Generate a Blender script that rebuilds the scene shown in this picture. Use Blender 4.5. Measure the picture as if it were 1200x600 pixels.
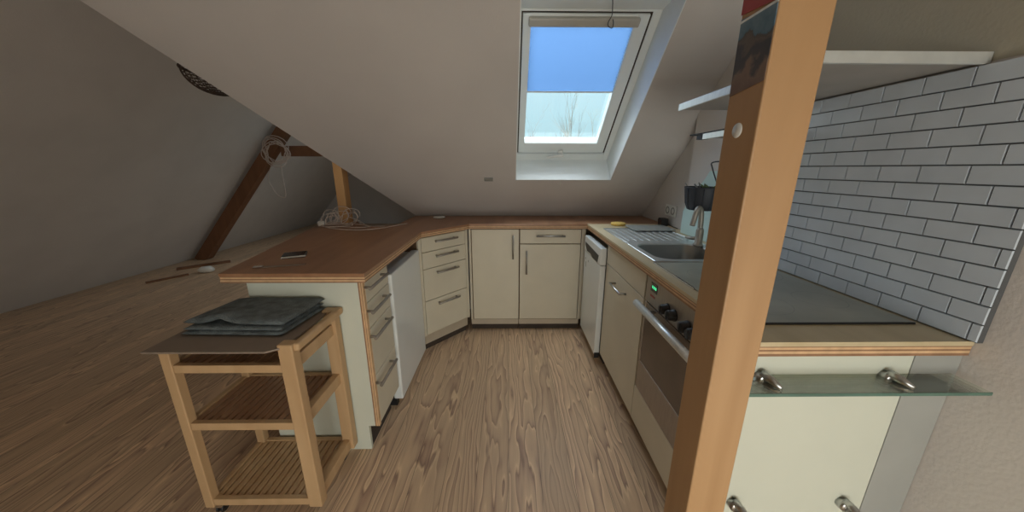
import bpy, bmesh, math, random
from mathutils import Vector, Matrix
random.seed(7)
S = bpy.context.scene
for o in list(bpy.data.objects): bpy.data.objects.remove(o)
COL = S.collection

# ------------------------------------------------------------------ camera
cam_d = bpy.data.cameras.new('camera'); cam = bpy.data.objects.new('camera', cam_d); COL.objects.link(cam)
F_PX = 382.66
cam_d.sensor_fit = 'HORIZONTAL'; cam_d.sensor_width = 36; cam_d.lens = 36*F_PX/1200
cam_d.clip_start = .02; cam_d.clip_end = 400
Rv = Vector((0.99994115, -0.01070025, 0.00178977)); Uv = Vector((0.00103874, 0.25864297, 0.96597243)); Fv = Vector((0.01079905, 0.96591372, -0.25863887))
cam.matrix_world = Matrix(((Rv.x, Uv.x, -Fv.x, 0), (Rv.y, Uv.y, -Fv.y, 0), (Rv.z, Uv.z, -Fv.z, 1.3208), (0, 0, 0, 1)))
S.camera = cam

# ------------------------------------------------------------------ light
SKY = 8.5
REAR = 28.0
S.view_settings.view_transform = 'Standard'; S.view_settings.look = 'None'
S.view_settings.exposure = 0.12; S.view_settings.gamma = 1.0; S.view_settings.use_curve_mapping = False
w = bpy.data.worlds.new('sky'); S.world = w; w.use_nodes = True
nt = w.node_tree; bg = nt.nodes['Background']
tcw = nt.nodes.new('ShaderNodeTexCoord'); sx = nt.nodes.new('ShaderNodeSeparateXYZ'); rp = nt.nodes.new('ShaderNodeValToRGB')
nt.links.new(tcw.outputs['Generated'], sx.inputs[0]); nt.links.new(sx.outputs['Z'], rp.inputs[0])
# overcast sky: dim near the horizon, several times brighter towards the zenith
rp.color_ramp.elements[0].position = 0.0; rp.color_ramp.elements[0].color = (.055, .078, .085, 1)
rp.color_ramp.elements[1].position = 1.0; rp.color_ramp.elements[1].color = (.86, .95, 1.0, 1)
for p_, c_ in ((.10, (.062, .098, .108)), (.22, (.072, .108, .122)), (.40, (.22, .29, .33)), (.65, (.70, .80, .86))):
    e_ = rp.color_ramp.elements.new(p_); e_.color = (*c_, 1)
nt.links.new(rp.outputs[0], bg.inputs['Color']); bg.inputs['Strength'].default_value = SKY

TH = math.radians(41.9); CT, ST = math.cos(TH), math.sin(TH)
Y0, Z0 = 2.94, .91
def sp(x, s, n):        # a point of the roof slope: x across, s up the slope, n outwards
    return Vector((x, Y0 - s*CT + n*ST, Z0 + s*ST + n*CT))

def area(name, loc, sx_, sy_, power, color, direction, portal=False):
    l = bpy.data.lights.new(name, 'AREA'); l.shape = 'RECTANGLE'; l.size = sx_; l.size_y = sy_; l.energy = power; l.color = color
    if portal: l.cycles.is_portal = True
    o = bpy.data.objects.new(name, l); COL.objects.link(o); o.location = loc
    o.rotation_euler = Vector(direction).to_track_quat('-Z', 'Y').to_euler()
    return o
# added lamp as daylight from an unseen rear window, and the skylight's portal
area('added_rear_daylight', (.35, -1.56, .72), 1.1, 1.1, REAR, (1.0, .96, .87), (0, 1, 0))
area('skylight_portal', sp(.39, 1.08, .27), .62, .86, 1, (1, 1, 1), (0, -ST, -CT), portal=True)

# ------------------------------------------------------------------ materials
def mat(name, col, rough=.5, metal=0, var=.0, vscale=8, bump=0, bscale=60, spec=.5, col2=None, stretch=(1, 1, 1), emis=None, coat=0):
    m = bpy.data.materials.new(name); m.use_nodes = True; n = m.node_tree; b = n.nodes['Principled BSDF']
    b.inputs['Base Color'].default_value = (*col, 1); b.inputs['Roughness'].default_value = rough; b.inputs['Metallic'].default_value = metal
    b.inputs['Specular IOR Level'].default_value = spec; b.inputs['Coat Weight'].default_value = coat
    if var or bump or col2:
        tc = n.nodes.new('ShaderNodeTexCoord'); mp = n.nodes.new('ShaderNodeMapping'); mp.inputs['Scale'].default_value = stretch
        n.links.new(tc.outputs['Object'], mp.inputs['Vector'])
    if var or col2:
        no = n.nodes.new('ShaderNodeTexNoise'); no.inputs['Scale'].default_value = vscale; no.inputs['Detail'].default_value = 5
        n.links.new(mp.outputs[0], no.inputs['Vector'])
        r = n.nodes.new('ShaderNodeValToRGB'); a = col2 or tuple(c*(1-var) for c in col); c2 = col if col2 else tuple(min(1, c*(1+var)) for c in col)
        r.color_ramp.elements[0].position = .35; r.color_ramp.elements[0].color = (*a, 1)
        r.color_ramp.elements[1].position = .65; r.color_ramp.elements[1].color = (*c2, 1)
        n.links.new(no.outputs['Fac'], r.inputs[0]); n.links.new(r.outputs[0], b.inputs['Base Color'])
    if bump:
        nb = n.nodes.new('ShaderNodeTexNoise'); nb.inputs['Scale'].default_value = bscale; nb.inputs['Detail'].default_value = 4
        n.links.new(mp.outputs[0], nb.inputs['Vector']); bu = n.nodes.new('ShaderNodeBump'); bu.inputs['Strength'].default_value = bump; bu.inputs['Distance'].default_value = .01
        n.links.new(nb.outputs['Fac'], bu.inputs['Height']); n.links.new(bu.outputs[0], b.inputs['Normal'])
    if emis:
        b.inputs['Emission Color'].default_value = (*emis[0], 1); b.inputs['Emission Strength'].default_value = emis[1]
    return m

def wood(name, dark, light, axis='Y', scale=14, rough=.5, stretch=.08, dist=2.2, contrast=(.3, .75)):
    m = bpy.data.materials.new(name); m.use_nodes = True; n = m.node_tree; b = n.nodes['Principled BSDF']; b.inputs['Roughness'].default_value = rough
    tc = n.nodes.new('ShaderNodeTexCoord'); mp = n.nodes.new('ShaderNodeMapping')
    s = {'X': (stretch, 1, 1), 'Y': (1, stretch, 1), 'Z': (1, 1, stretch)}[axis]; mp.inputs['Scale'].default_value = s
    n.links.new(tc.outputs['Object'], mp.inputs['Vector'])
    no = n.nodes.new('ShaderNodeTexNoise'); no.inputs['Scale'].default_value = scale; no.inputs['Detail'].default_value = 6; no.inputs['Distortion'].default_value = dist*.3
    n.links.new(mp.outputs[0], no.inputs['Vector'])
    r = n.nodes.new('ShaderNodeValToRGB'); r.color_ramp.elements[0].position = contrast[0]; r.color_ramp.elements[1].position = contrast[1]
    r.color_ramp.elements[0].color = (*dark, 1); r.color_ramp.elements[1].color = (*light, 1)
    n.links.new(no.outputs['Fac'], r.inputs[0]); n.links.new(r.outputs[0], b.inputs['Base Color'])
    return m

def floor_material():
    m = bpy.data.materials.new('oiled_pine_boards'); m.use_nodes = True; n = m.node_tree; L = n.links.new; b = n.nodes['Principled BSDF']
    def math_(op, a, bb=None, c=None):
        x = n.nodes.new('ShaderNodeMath'); x.operation = op
        for i, v in enumerate((a, bb, c)):
            if v is None: continue
            if isinstance(v, (int, float)): x.inputs[i].default_value = v
            else: L(v, x.inputs[i])
        return x.outputs[0]
    tc = n.nodes.new('ShaderNodeTexCoord'); s = n.nodes.new('ShaderNodeSeparateXYZ'); L(tc.outputs['Object'], s.inputs[0])
    X, Y = s.outputs['X'], s.outputs['Y']
    W = .142
    q = math_('DIVIDE', X, W); idx = math_('FLOOR', q); fr = math_('FRACT', q)
    wn = n.nodes.new('ShaderNodeTexWhiteNoise'); wn.noise_dimensions = '1D'; L(idx, wn.inputs['W'])
    wob = n.nodes.new('ShaderNodeTexNoise'); wob.inputs['Scale'].default_value = 1.0; wob.inputs['Detail'].default_value = 1
    cx = n.nodes.new('ShaderNodeCombineXYZ'); L(math_('MULTIPLY', X, 3.0), cx.inputs[0]); L(math_('MULTIPLY', Y, 2.2), cx.inputs[1]); L(math_('MULTIPLY', idx, 7.3), cx.inputs[2])
    L(cx.outputs[0], wob.inputs['Vector'])
    # growth rings = contour lines of a field that is drawn out along the board
    cy = n.nodes.new('ShaderNodeCombineXYZ'); L(math_('MULTIPLY', X, 6.0), cy.inputs[0]); L(math_('MULTIPLY', Y, .85), cy.inputs[1]); L(math_('MULTIPLY', idx, 3.71), cy.inputs[2])
    fld = n.nodes.new('ShaderNodeTexNoise'); fld.inputs['Scale'].default_value = 1.0; fld.inputs['Detail'].default_value = 3.5; fld.inputs['Roughness'].default_value = .52; L(cy.outputs[0], fld.inputs['Vector'])
    off = math_('ABSOLUTE', math_('SUBTRACT', fr, math_('ADD', math_('MULTIPLY', wn.outputs['Value'], .4), .3)))
    h = math_('ADD', math_('MULTIPLY', fld.outputs['Fac'], 1.0), math_('MULTIPLY', off, .34))
    h = math_('ADD', h, math_('MULTIPLY', wob.outputs['Fac'], .12))
    band = math_('FRACT', math_('MULTIPLY', h, 12.0))
    r = n.nodes.new('ShaderNodeValToRGB'); cr = r.color_ramp
    cr.elements[0].position = 0; cr.elements[0].color = (.68, .475, .295, 1)
    cr.elements[1].position = 1; cr.elements[1].color = (.68, .475, .295, 1)
    for p_, c_ in ((.06, (.86, .64, .41)), (.16, (.73, .52, .33)), (.60, (.64, .445, .285)), (.86, (.49, .32, .215)), (.94, (.35, .22, .155))):
        e = cr.elements.new(p_); e.color = (*c_, 1)
    L(band, r.inputs[0])
    # broad tone: some zones are heavier in late wood
    tn = n.nodes.new('ShaderNodeTexNoise'); tn.inputs['Scale'].default_value = 1.6; tn.inputs['Detail'].default_value = 2; L(cy.outputs[0], tn.inputs['Vector'])
    mx = n.nodes.new('ShaderNodeMix'); mx.data_type = 'RGBA'; mx.blend_type = 'MIX'
    tr = n.nodes.new('ShaderNodeMapRange'); tr.inputs['From Min'].default_value = .42; tr.inputs['From Max'].default_value = .68; tr.inputs['To Min'].default_value = 0; tr.inputs['To Max'].default_value = .62; L(tn.outputs['Fac'], tr.inputs['Value'])
    L(tr.outputs[0], mx.inputs['Factor']); L(r.outputs[0], mx.inputs['A']); mx.inputs['B'].default_value = (.64, .455, .295, 1)
    # fine fibre
    fn = n.nodes.new('ShaderNodeTexNoise'); fn.inputs['Scale'].default_value = 1; fn.inputs['Detail'].default_value = 3
    cf = n.nodes.new('ShaderNodeCombineXYZ'); L(math_('MULTIPLY', X, 240), cf.inputs[0]); L(math_('MULTIPLY', Y, 6), cf.inputs[1]); L(cf.outputs[0], fn.inputs['Vector'])
    m2 = n.nodes.new('ShaderNodeMix'); m2.data_type = 'RGBA'; m2.blend_type = 'MULTIPLY'; m2.inputs['Factor'].default_value = .35
    L(mx.outputs['Result'], m2.inputs['A']); L(fn.outputs['Color'], m2.inputs['B'])
    fcol = n.nodes.new('ShaderNodeValToRGB'); fcol.color_ramp.elements[0].color = (.62, .62, .62, 1); fcol.color_ramp.elements[1].color = (1.25, 1.25, 1.25, 1); L(fn.outputs['Fac'], fcol.inputs[0]); L(fcol.outputs[0], m2.inputs['B'])
    # board to board tone + seams
    tone = math_('ADD', math_('MULTIPLY', wn.outputs['Value'], .22), .89)
    seam = math_('LESS_THAN', math_('ABSOLUTE', math_('SUBTRACT', fr, .5)), .4925)
    sm = math_('ADD', math_('MULTIPLY', seam, .6), .4)
    vm = n.nodes.new('ShaderNodeVectorMath'); vm.operation = 'SCALE'; L(m2.outputs['Result'], vm.inputs[0]); L(math_('MULTIPLY', tone, sm), vm.inputs['Scale'])
    L(vm.outputs[0], b.inputs['Base Color'])
    b.inputs['Roughness'].default_value = .45; b.inputs['Specular IOR Level'].default_value = .35
    bp = n.nodes.new('ShaderNodeBump'); bp.inputs['Strength'].default_value = .15; bp.inputs['Distance'].default_value = .004
    L(math_('MULTIPLY', sm, 1.0), bp.inputs['Height']); L(bp.outputs[0], b.inputs['Normal'])
    return m

def glass_material(name, tint=(1, 1, 1), refl=.08, rough=.02):
    m = bpy.data.materials.new(name); m.use_nodes = True; n = m.node_tree; n.nodes.remove(n.nodes['Principled BSDF'])
    t = n.nodes.new('ShaderNodeBsdfTransparent'); t.inputs[0].default_value = (*tint, 1)
    g = n.nodes.new('ShaderNodeBsdfGlossy'); g.inputs['Roughness'].default_value = rough
    fr = n.nodes.new('ShaderNodeLayerWeight'); fr.inputs['Blend'].default_value = .15
    mr = n.nodes.new('ShaderNodeMapRange'); mr.inputs['To Min'].default_value = refl; mr.inputs['To Max'].default_value = .9
    n.links.new(fr.outputs['Fresnel'], mr.inputs['Value'])
    mx = n.nodes.new('ShaderNodeMixShader'); n.links.new(mr.outputs[0], mx.inputs[0]); n.links.new(t.outputs[0], mx.inputs[1]); n.links.new(g.outputs[0], mx.inputs[2])
    n.links.new(mx.outputs[0], n.nodes['Material Output'].inputs[0]); return m

def cloth_translucent(name, col):
    m = bpy.data.materials.new(name); m.use_nodes = True; n = m.node_tree; n.nodes.remove(n.nodes['Principled BSDF'])
    t = n.nodes.new('ShaderNodeBsdfTranslucent'); t.inputs[0].default_value = (*col, 1)
    d = n.nodes.new('ShaderNodeBsdfDiffuse'); d.inputs[0].default_value = (*col, 1)
    tr = n.nodes.new('ShaderNodeBsdfTransparent'); tr.inputs[0].default_value = (.50, .62, .80, 1)
    mx = n.nodes.new('ShaderNodeMixShader'); mx.inputs[0].default_value = .12; n.links.new(t.outputs[0], mx.inputs[1]); n.links.new(d.outputs[0], mx.inputs[2])
    m2 = n.nodes.new('ShaderNodeMixShader'); m2.inputs[0].default_value = .45; n.links.new(mx.outputs[0], m2.inputs[1]); n.links.new(tr.outputs[0], m2.inputs[2])
    n.links.new(m2.outputs[0], n.nodes['Material Output'].inputs[0]); return m

M = dict(
    plaster=mat('painted_plaster', (.66, .63, .60), .9, var=.03, vscale=3, bump=.12, bscale=90),
    olive=mat('olive_beige_tone', (.43, .40, .31), .9, var=.04, vscale=3, bump=.1, bscale=90),
    slope=mat('painted_slope', (.60, .57, .545), .85, var=.03, vscale=2, bump=.1, bscale=120),
    floor=floor_material(),
    brown_top=wood('brown_worktop_veneer', (.29, .145, .075), (.41, .22, .12), 'Y', 10, .38),
    beige_top=wood('beige_worktop_veneer', (.52, .43, .26), (.66, .56, .37), 'Y', 10, .4),
    ply_dark=mat('plywood_ply_dark', (.30, .16, .085), .6, var=.12, vscale=30),
    ply_light=mat('plywood_ply_light', (.66, .44, .25), .6, var=.1, vscale=30),
    cream=mat('cream_laminate', (.67, .62, .49), .45, var=.02, vscale=6),
    carcass=mat('cabinet_carcass', (.20, .12, .065), .6, var=.03),
    panel=mat('white_panel', (.64, .67, .575), .55, var=.02, vscale=4),
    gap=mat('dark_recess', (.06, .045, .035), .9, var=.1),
    plinth=mat('plinth_board', (.50, .43, .33), .55, var=.04),
    white=mat('appliance_white', (.80, .84, .83), .28, var=.01, coat=.2),
    whitep=mat('white_lacquer', (.82, .87, .86), .3, var=.01),
    reveal=mat('reveal_lining', (.84, .89, .89), .5, var=.02),
    steel=mat('brushed_steel', (.50, .51, .50), .28, 1, var=.08, vscale=40, stretch=(1, 12, 1)),
    bowlsteel=mat('shaded_bowl_steel', (.30, .31, .30), .30, 1, var=.06, vscale=12),  # sink steel darkened to put the bowl's inner shade into its colour
    rimsteel=mat('pale_rim_steel', (.66, .69, .69), .42, .9, var=.04, vscale=20),
    satin=mat('satin_nickel', (.36, .34, .30), .48, .75, var=.05, vscale=30),
    chrome=mat('chrome', (.75, .76, .76), .12, 1, var=.03),
    ovensteel=mat('oven_steel', (.38, .34, .30), .42, .7, var=.06, vscale=20, stretch=(1, 8, 1)),
    ovenglass=mat('oven_glass', (.12, .09, .07), .2, var=.1, spec=.7),
    black=mat('black_plastic', (.016, .016, .017), .4, var=.1),
    blackm=mat('black_metal', (.035, .04, .05), .6, .1, var=.1),
    hob=mat('ceramic_hob', (.36, .37, .31), .35, var=.15, vscale=5, spec=.8),
    column=wood('orange_pine_post', (.38, .215, .095), (.50, .31, .155), 'Z', 9, .5, contrast=(.25, .8)),
    rafter=wood('dark_pine_rafter', (.16, .07, .032), (.24, .11, .05), 'Z', 9, .6),
    postw=wood('pale_pine_post', (.50, .27, .11), (.66, .40, .18), 'Z', 9, .5),
    beech=wood('pale_birch_wood', (.50, .32, .165), (.62, .42, .23), 'Z', 12, .5),
    beechx=wood('reddish_slat_wood', (.32, .17, .09), (.45, .27, .15), 'Y', 14, .5),
    tray=mat('greyish_board', (.25, .195, .15), .6, var=.06, vscale=9),
    towel=mat('grey_towel', (.15, .175, .18), .95, var=.25, vscale=30, bump=.8, bscale=220),
    tile=mat('pale_glazed_tile', (.55, .62, .69), .18, var=.04, vscale=9, spec=.6),
    grout=mat('dark_grout', (.10, .105, .11), .9, var=.1),
    pale_turq=mat('pale_turquoise', (.60, .78, .75), .3, var=.02, spec=.6),
    greyw=mat('grey_painted_panel', (.36, .37, .35), .6, var=.03),
    glass=glass_material('window_glass'),
    shelfglass=glass_material('greenish_glass', (.94, .98, .95), .05, .05),
    glassedge=mat('glass_edge', (.10, .19, .15), .2, var=.1),
    blind=cloth_translucent('blue_blind_fabric', (.19, .29, .43)),
    cable=mat('white_cable', (.64, .54, .48), .5, var=.05),
    greycable=mat('grey_cable', (.30, .29, .27), .6, var=.05),
    plastic=mat('white_plastic', (.78, .78, .74), .4, var=.02),
    yellow=mat('yellow_sponge', (.72, .50, .14), .9, var=.15, vscale=60, bump=.5),
    green=mat('plant_green', (.12, .18, .08), .6, var=.3, vscale=20),
    pot=mat('grey_plastic', (.28, .29, .27), .5, var=.1),
    wicker=mat('dark_wicker', (.09, .06, .045), .8, var=.3, vscale=40),
    alu=mat('pale_aluminium', (.72, .75, .74), .35, .5, var=.05, vscale=20, stretch=(1, 8, 1)),
    shelfw=mat('grey_shelf_board', (.34, .33, .31), .5, var=.05),
    led=mat('green_display', (.02, .3, .1), .4, emis=((.1, 1.0, .4), .8), var=.05),
    red=mat('red_print', (.35, .05, .05), .5, var=.05),
    blindbar=mat('greige_blind_cassette', (.45, .43, .38), .5, var=.03),
    twig=mat('pale_bark', (.20, .22, .22), .9, var=.1),
    tan=mat('dry_tan_bark', (.34, .30, .25), .9, var=.15),
    grass=mat('winter_grass', (.16, .19, .10), .95, var=.3, vscale=.4),
    screen=mat('dark_phone_glass', (.02, .018, .02), .12, var=.1),
)
def poster_material():
    m = bpy.data.materials.new('printed_mountain_photo'); m.use_nodes = True; n = m.node_tree; b = n.nodes['Principled BSDF']; b.inputs['Roughness'].default_value = .35
    tc = n.nodes.new('ShaderNodeTexCoord'); s = n.nodes.new('ShaderNodeSeparateXYZ'); n.links.new(tc.outputs['Object'], s.inputs[0])
    no = n.nodes.new('ShaderNodeTexNoise'); no.inputs['Scale'].default_value = 28; no.inputs['Detail'].default_value = 6; n.links.new(tc.outputs['Object'], no.inputs['Vector'])
    a = n.nodes.new('ShaderNodeMath'); a.operation = 'MULTIPLY_ADD'; n.links.new(no.outputs['Fac'], a.inputs[0]); a.inputs[1].default_value = .11; n.links.new(s.outputs['Z'], a.inputs[2])
    mr = n.nodes.new('ShaderNodeMapRange'); mr.inputs['From Min'].default_value = 1.51; mr.inputs['From Max'].default_value = 1.65; n.links.new(a.outputs[0], mr.inputs['Value'])
    r = n.nodes.new('ShaderNodeValToRGB'); cr = r.color_ramp; cr.elements[0].color = (.15, .085, .055, 1); cr.elements[1].position = 1; cr.elements[1].color = (.16, .24, .30, 1)
    for p_, c_ in ((.25, (.20, .13, .09)), (.34, (.05, .045, .045)), (.50, (.03, .03, .035)), (.60, (.11, .08, .06)), (.70, (.06, .05, .04)), (.74, (.06, .14, .20))):
        e = cr.elements.new(p_); e.color = (*c_, 1)
    n.links.new(mr.outputs[0], r.inputs[0]); n.links.new(r.outputs[0], b.inputs['Base Color']); return m
M['poster'] = poster_material()

# ------------------------------------------------------------------ mesh helpers
class MB:
    def __init__(s): s.v = []; s.f = []; s.mi = []; s.sm = []
    def add(s, vs, fs, mi=0, smooth=False):
        k = len(s.v); s.v += [tuple(v) for v in vs]; s.f += [[k+i for i in f] for f in fs]; s.mi += [mi]*len(fs); s.sm += [smooth]*len(fs); return s
    def box(s, a, b, mi=0, mtx=None):
        x0, y0, z0 = a; x1, y1, z1 = b
        vs = [Vector(p) for p in ((x0, y0, z0), (x1, y0, z0), (x1, y1, z0), (x0, y1, z0), (x0, y0, z1), (x1, y0, z1), (x1, y1, z1), (x0, y1, z1))]
        if mtx: vs = [mtx @ v for v in vs]
        return s.add(vs, [(0, 3, 2, 1), (4, 5, 6, 7), (0, 1, 5, 4), (1, 2, 6, 5), (2, 3, 7, 6), (3, 0, 4, 7)], mi)
    def prism(s, poly, z0, z1, mi=0, side_mi=None):
        n = len(poly); vs = [(x, y, z0) for x, y in poly] + [(x, y, z1) for x, y in poly]
        s.add(vs, [list(range(n))[::-1], [n+i for i in range(n)]], mi)
        s.add(vs, [(i, (i+1) % n, n+(i+1) % n, n+i) for i in range(n)], mi if side_mi is None else side_mi); return s
    def slab(s, pts, off, mi=0):       # polygon in space thickened by vector off
        n = len(pts); pts = [Vector(p) for p in pts]; off = Vector(off); vs = pts+[p+off for p in pts]
        return s.add(vs, [list(range(n)), [n+i for i in range(n)][::-1]]+[(i, n+i, n+(i+1) % n, (i+1) % n) for i in range(n)], mi)
    def tube(s, pts, r, seg=8, mi=0, cap=True):
        pts = [Vector(p) for p in pts]; N = len(pts); rs = r if isinstance(r, (list, tuple)) else [r]*N
        rings = []; up = None
        for i, p in enumerate(pts):
            t = (pts[min(i+1, N-1)]-pts[max(i-1, 0)]).normalized()
            if up is None: up = Vector((0, 0, 1)) if abs(t.z) < .9 else Vector((1, 0, 0))
            a = t.cross(up); a = a.normalized() if a.length > 1e-5 else t.orthogonal().normalized(); b = t.cross(a).normalized(); up = a.cross(t)
            rings += [p+(a*math.cos(q)+b*math.sin(q))*rs[i] for q in [2*math.pi*k/seg for k in range(seg)]]
        fs = [(i*seg+k, i*seg+(k+1) % seg, (i+1)*seg+(k+1) % seg, (i+1)*seg+k) for i in range(N-1) for k in range(seg)]
        s.add(rings, fs, mi, True)
        if cap: s.add(rings, [list(range(seg))[::-1], [(N-1)*seg+k for k in range(seg)]], mi)
        return s
    def lathe(s, c, prof, seg=24, mi=0, axis='Z'):
        c = Vector(c); vs = []
        for r_, h_ in prof:
            for k in range(seg):
                q = 2*math.pi*k/seg; a, b = r_*math.cos(q), r_*math.sin(q)
                vs.append(c+(Vector((a, b, h_)) if axis == 'Z' else Vector((h_, a, b)) if axis == 'X' else Vector((a, h_, b))))
        n = len(prof); s.add(vs, [(i*seg+k, i*seg+(k+1) % seg, (i+1)*seg+(k+1) % seg, (i+1)*seg+k) for i in range(n-1) for k in range(seg)], mi, True)
        s.add(vs, [list(range(seg))[::-1], [(n-1)*seg+k for k in range(seg)]], mi); return s
    def build(s, name, mats, parent=None, bevel=0, label=None, kind=None, seg=2):
        me = bpy.data.meshes.new(name); me.from_pydata(s.v, [], s.f)
        mats = mats if isinstance(mats, (list, tuple)) else [mats]
        for m in mats: me.materials.append(M[m])
        for p, mi, sm in zip(me.polygons, s.mi, s.sm): p.material_index = mi; p.use_smooth = sm
        bm = bmesh.new(); bm.from_mesh(me); bmesh.ops.remove_doubles(bm, verts=bm.verts, dist=1e-6); bmesh.ops.recalc_face_normals(bm, faces=bm.faces); bm.to_mesh(me); bm.free()
        o = bpy.data.objects.new(name, me); COL.objects.link(o)
        if parent:
            o.parent = parent; o.matrix_parent_inverse = Matrix.Translation(-parent.matrix_basis.translation) if False else world_inv(parent)
        if bevel:
            b = o.modifiers.new('bevel', 'BEVEL'); b.width = bevel; b.segments = seg; b.limit_method = 'ANGLE'; b.angle_limit = math.radians(40); b.harden_normals = False
        if label: o['label'] = label
        if kind: o['kind'] = kind
        return o
def world_inv(p):
    m = p.matrix_basis.copy(); q = p
    while q.parent: m = q.parent.matrix_basis @ q.matrix_parent_inverse @ m if False else (q.parent.matrix_basis @ (q.matrix_parent_inverse @ m)); q = q.parent
    return m.inverted()
def thing(name, label, cat, loc=(0, 0, 0), group=None):
    o = bpy.data.objects.new(name, None); COL.objects.link(o); o.location = loc; o.empty_display_size = .05
    o.matrix_basis = Matrix.Translation(loc); o['label'] = label; o['category'] = cat
    if group: o['group'] = group
    return o
def tag(o, label, cat, group=None, kind=None):
    o['label'] = label; o['category'] = cat
    if group: o['group'] = group
    if kind: o['kind'] = kind
    return o
def box(a, b, mi=0, mtx=None): return MB().box(a, b, mi, mtx)
def struct(mb, name, m, bevel=0): return mb.build(name, m, bevel=bevel, kind='structure')
def bez(pts, n=8):      # Catmull-Rom through the points
    P = [Vector(p) for p in pts]; P = [P[0]]+P+[P[-1]]; out = []
    for i in range(1, len(P)-2):
        for k in range(n):
            t = k/n; a, b, c, d = P[i-1], P[i], P[i+1], P[i+2]
            out.append(.5*((2*b)+(-a+c)*t+(2*a-5*b+4*c-d)*t*t+(-a+3*b-3*c+d)*t*t*t))
    out.append(P[-2]); return out

# ================================================================== THE ROOM
XR, XW = 1.145, 1.21           # face of the boxed-out wall, face of the wall behind it
WALLC = 1.19                   # slope of the far wing's left roof
VB = 1.07
zt = 2.70
xt = -.83-(zt-.91)/VB          # top of the valley
yt = Y0-(zt-Z0)/math.tan(TH)
nrm = Vector((0, ST, CT))
struct(box((-5.2, -1.8, -.2), (1.5, 8.3, 0)), 'floor', 'floor')
# sloped ceiling with the skylight hole
OX0, OX1, OS0, OS1 = .054, .789, .488, 1.80
WN = .20                        # depth of the skylight reveal
def slope_piece(mb, pts): mb.slab([sp(x, s, 0) for x, s in pts], nrm*.30)
s_top = (zt-Z0)/ST
def valley_x(s): return -.83-(s*ST)/VB
m = MB()
slope_piece(m, [(-.83, 0), (OX0, 0), (OX0, s_top), (xt, s_top)])
slope_piece(m, [(OX1, 0), (XW+.2, 0), (XW+.2, s_top), (OX1, s_top)])
slope_piece(m, [(OX0, 0), (OX1, 0), (OX1, OS0), (OX0, OS0)])
m.slab([sp(OX0, OS1, 0), sp(OX1, OS1, 0), sp(OX1, s_top, 0), sp(OX0, s_top, 0)], nrm*.02)
m.add([sp(OX0, OS1, 0), sp(OX1, OS1, 0), sp(OX1, 1.56, .3), sp(OX0, 1.56, .3), sp(OX0, s_top, 0), sp(OX1, s_top, 0), sp(OX1, s_top, .3), sp(OX0, s_top, .3)],
      [(0, 1, 2, 3), (3, 2, 6, 7), (0, 3, 7, 4), (1, 5, 6, 2), (4, 7, 6, 5)])
struct(m, 'ceiling', 'slope')
# the far wing's roof, right and left, and the flat ceiling overhead
m = MB(); nb = Vector((VB, 0, 1)).normalized()
xb0 = -.83+.91/VB
SL = (zt-.91)/(VB/math.hypot(1, VB)); cbx, sbz = 1/math.hypot(1, VB), VB/math.hypot(1, VB)
def pb(s_, y, n_=0): return Vector((xt+s_*cbx, y, zt-s_*sbz))+nb*n_
HW = (.76, 1.66, 4.2, 5.5)  # roof opening for the added wing skylight
m.slab([(-.83, Y0, .91), (xt, yt, zt), (xt, HW[2], zt), (-.83, HW[2], .91)], nb*.3)
m.slab([pb(0, HW[3]), pb(SL, HW[3]), pb(SL, 8.3), pb(0, 8.3)], nb*.3)
m.slab([pb(0, HW[2]), pb(HW[0], HW[2]), pb(HW[0], HW[3]), pb(0, HW[3])], nb*.3)
m.slab([pb(HW[1], HW[2]), pb(SL, HW[2]), pb(SL, HW[3]), pb(HW[1], HW[3])], nb*.3)
m.slab([(-.83, Y0+.06, .91), (-.83, 8.3, .91), (xb0, 8.3, 0), (xb0, Y0+.06, 0)], nb*.3)
struct(m, 'ceiling', 'plaster')
XC = -4.75; xct = XC+zt/WALLC; nc = Vector((-WALLC, 0, 1)).normalized()
struct(MB().slab([(XC-.17, -1.8, -.2), (XC-.17, 8.3, -.2), (xct, 8.3, zt), (xct, -1.8, zt)], nc*.3), 'ceiling', 'plaster')
struct(box((min(xct, xt)-.3, -1.8, zt), (1.5, yt+.02, zt+.25)), 'ceiling', 'plaster')
struct(box((min(xct, xt)-.1, yt, zt), (max(xct, xt)+.05, 8.3, zt+.25)), 'ceiling', 'plaster')
struct(MB().slab([(XC-.3, 8.05, 0), (xb0+.2, 8.05, 0), (xt+.3, 8.05, zt+.15), (xct-.2, 8.05, zt+.15)], (0, .25, 0)), 'wall_back', 'plaster')
struct(box((-.84, Y0, 0), (XW+.1, Y0+.06, .93)), 'wall_kneewall', 'plaster')
struct(box((XW, -1.8, 0), (1.5, 3.3, 3)), 'wall_right', 'plaster')
struct(box((1.154, -1.6, 0), (XW, 2.13, 1.57)), 'wall_right_boxing', 'plaster')
struct(box((1.154, -1.6, 1.57), (XW, 1.45, 3)), 'wall_right_upper', 'olive')  # darker olive-beige tone on the wall strip above the shelf
struct(box((1.154, 1.45, 1.57), (XW, 2.13, 3)), 'wall_right_upper', 'plaster')
m = MB(); m.box((-5.2, -1.8, 0), (-.25, -1.6, 2.9)); m.box((.95, -1.8, 0), (1.5, -1.6, 2.9)); m.box((-.25, -1.8, 0), (.95, -1.6, .1)); m.box((-.25, -1.8, 1.3), (.95, -1.6, 2.9))
struct(m, 'wall_front', 'plaster')
w3 = bpy.data.objects.new('added_window_3', None); COL.objects.link(w3); w3['kind'] = 'structure'  # unseen wing skylight, added to brighten the left wall
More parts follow.
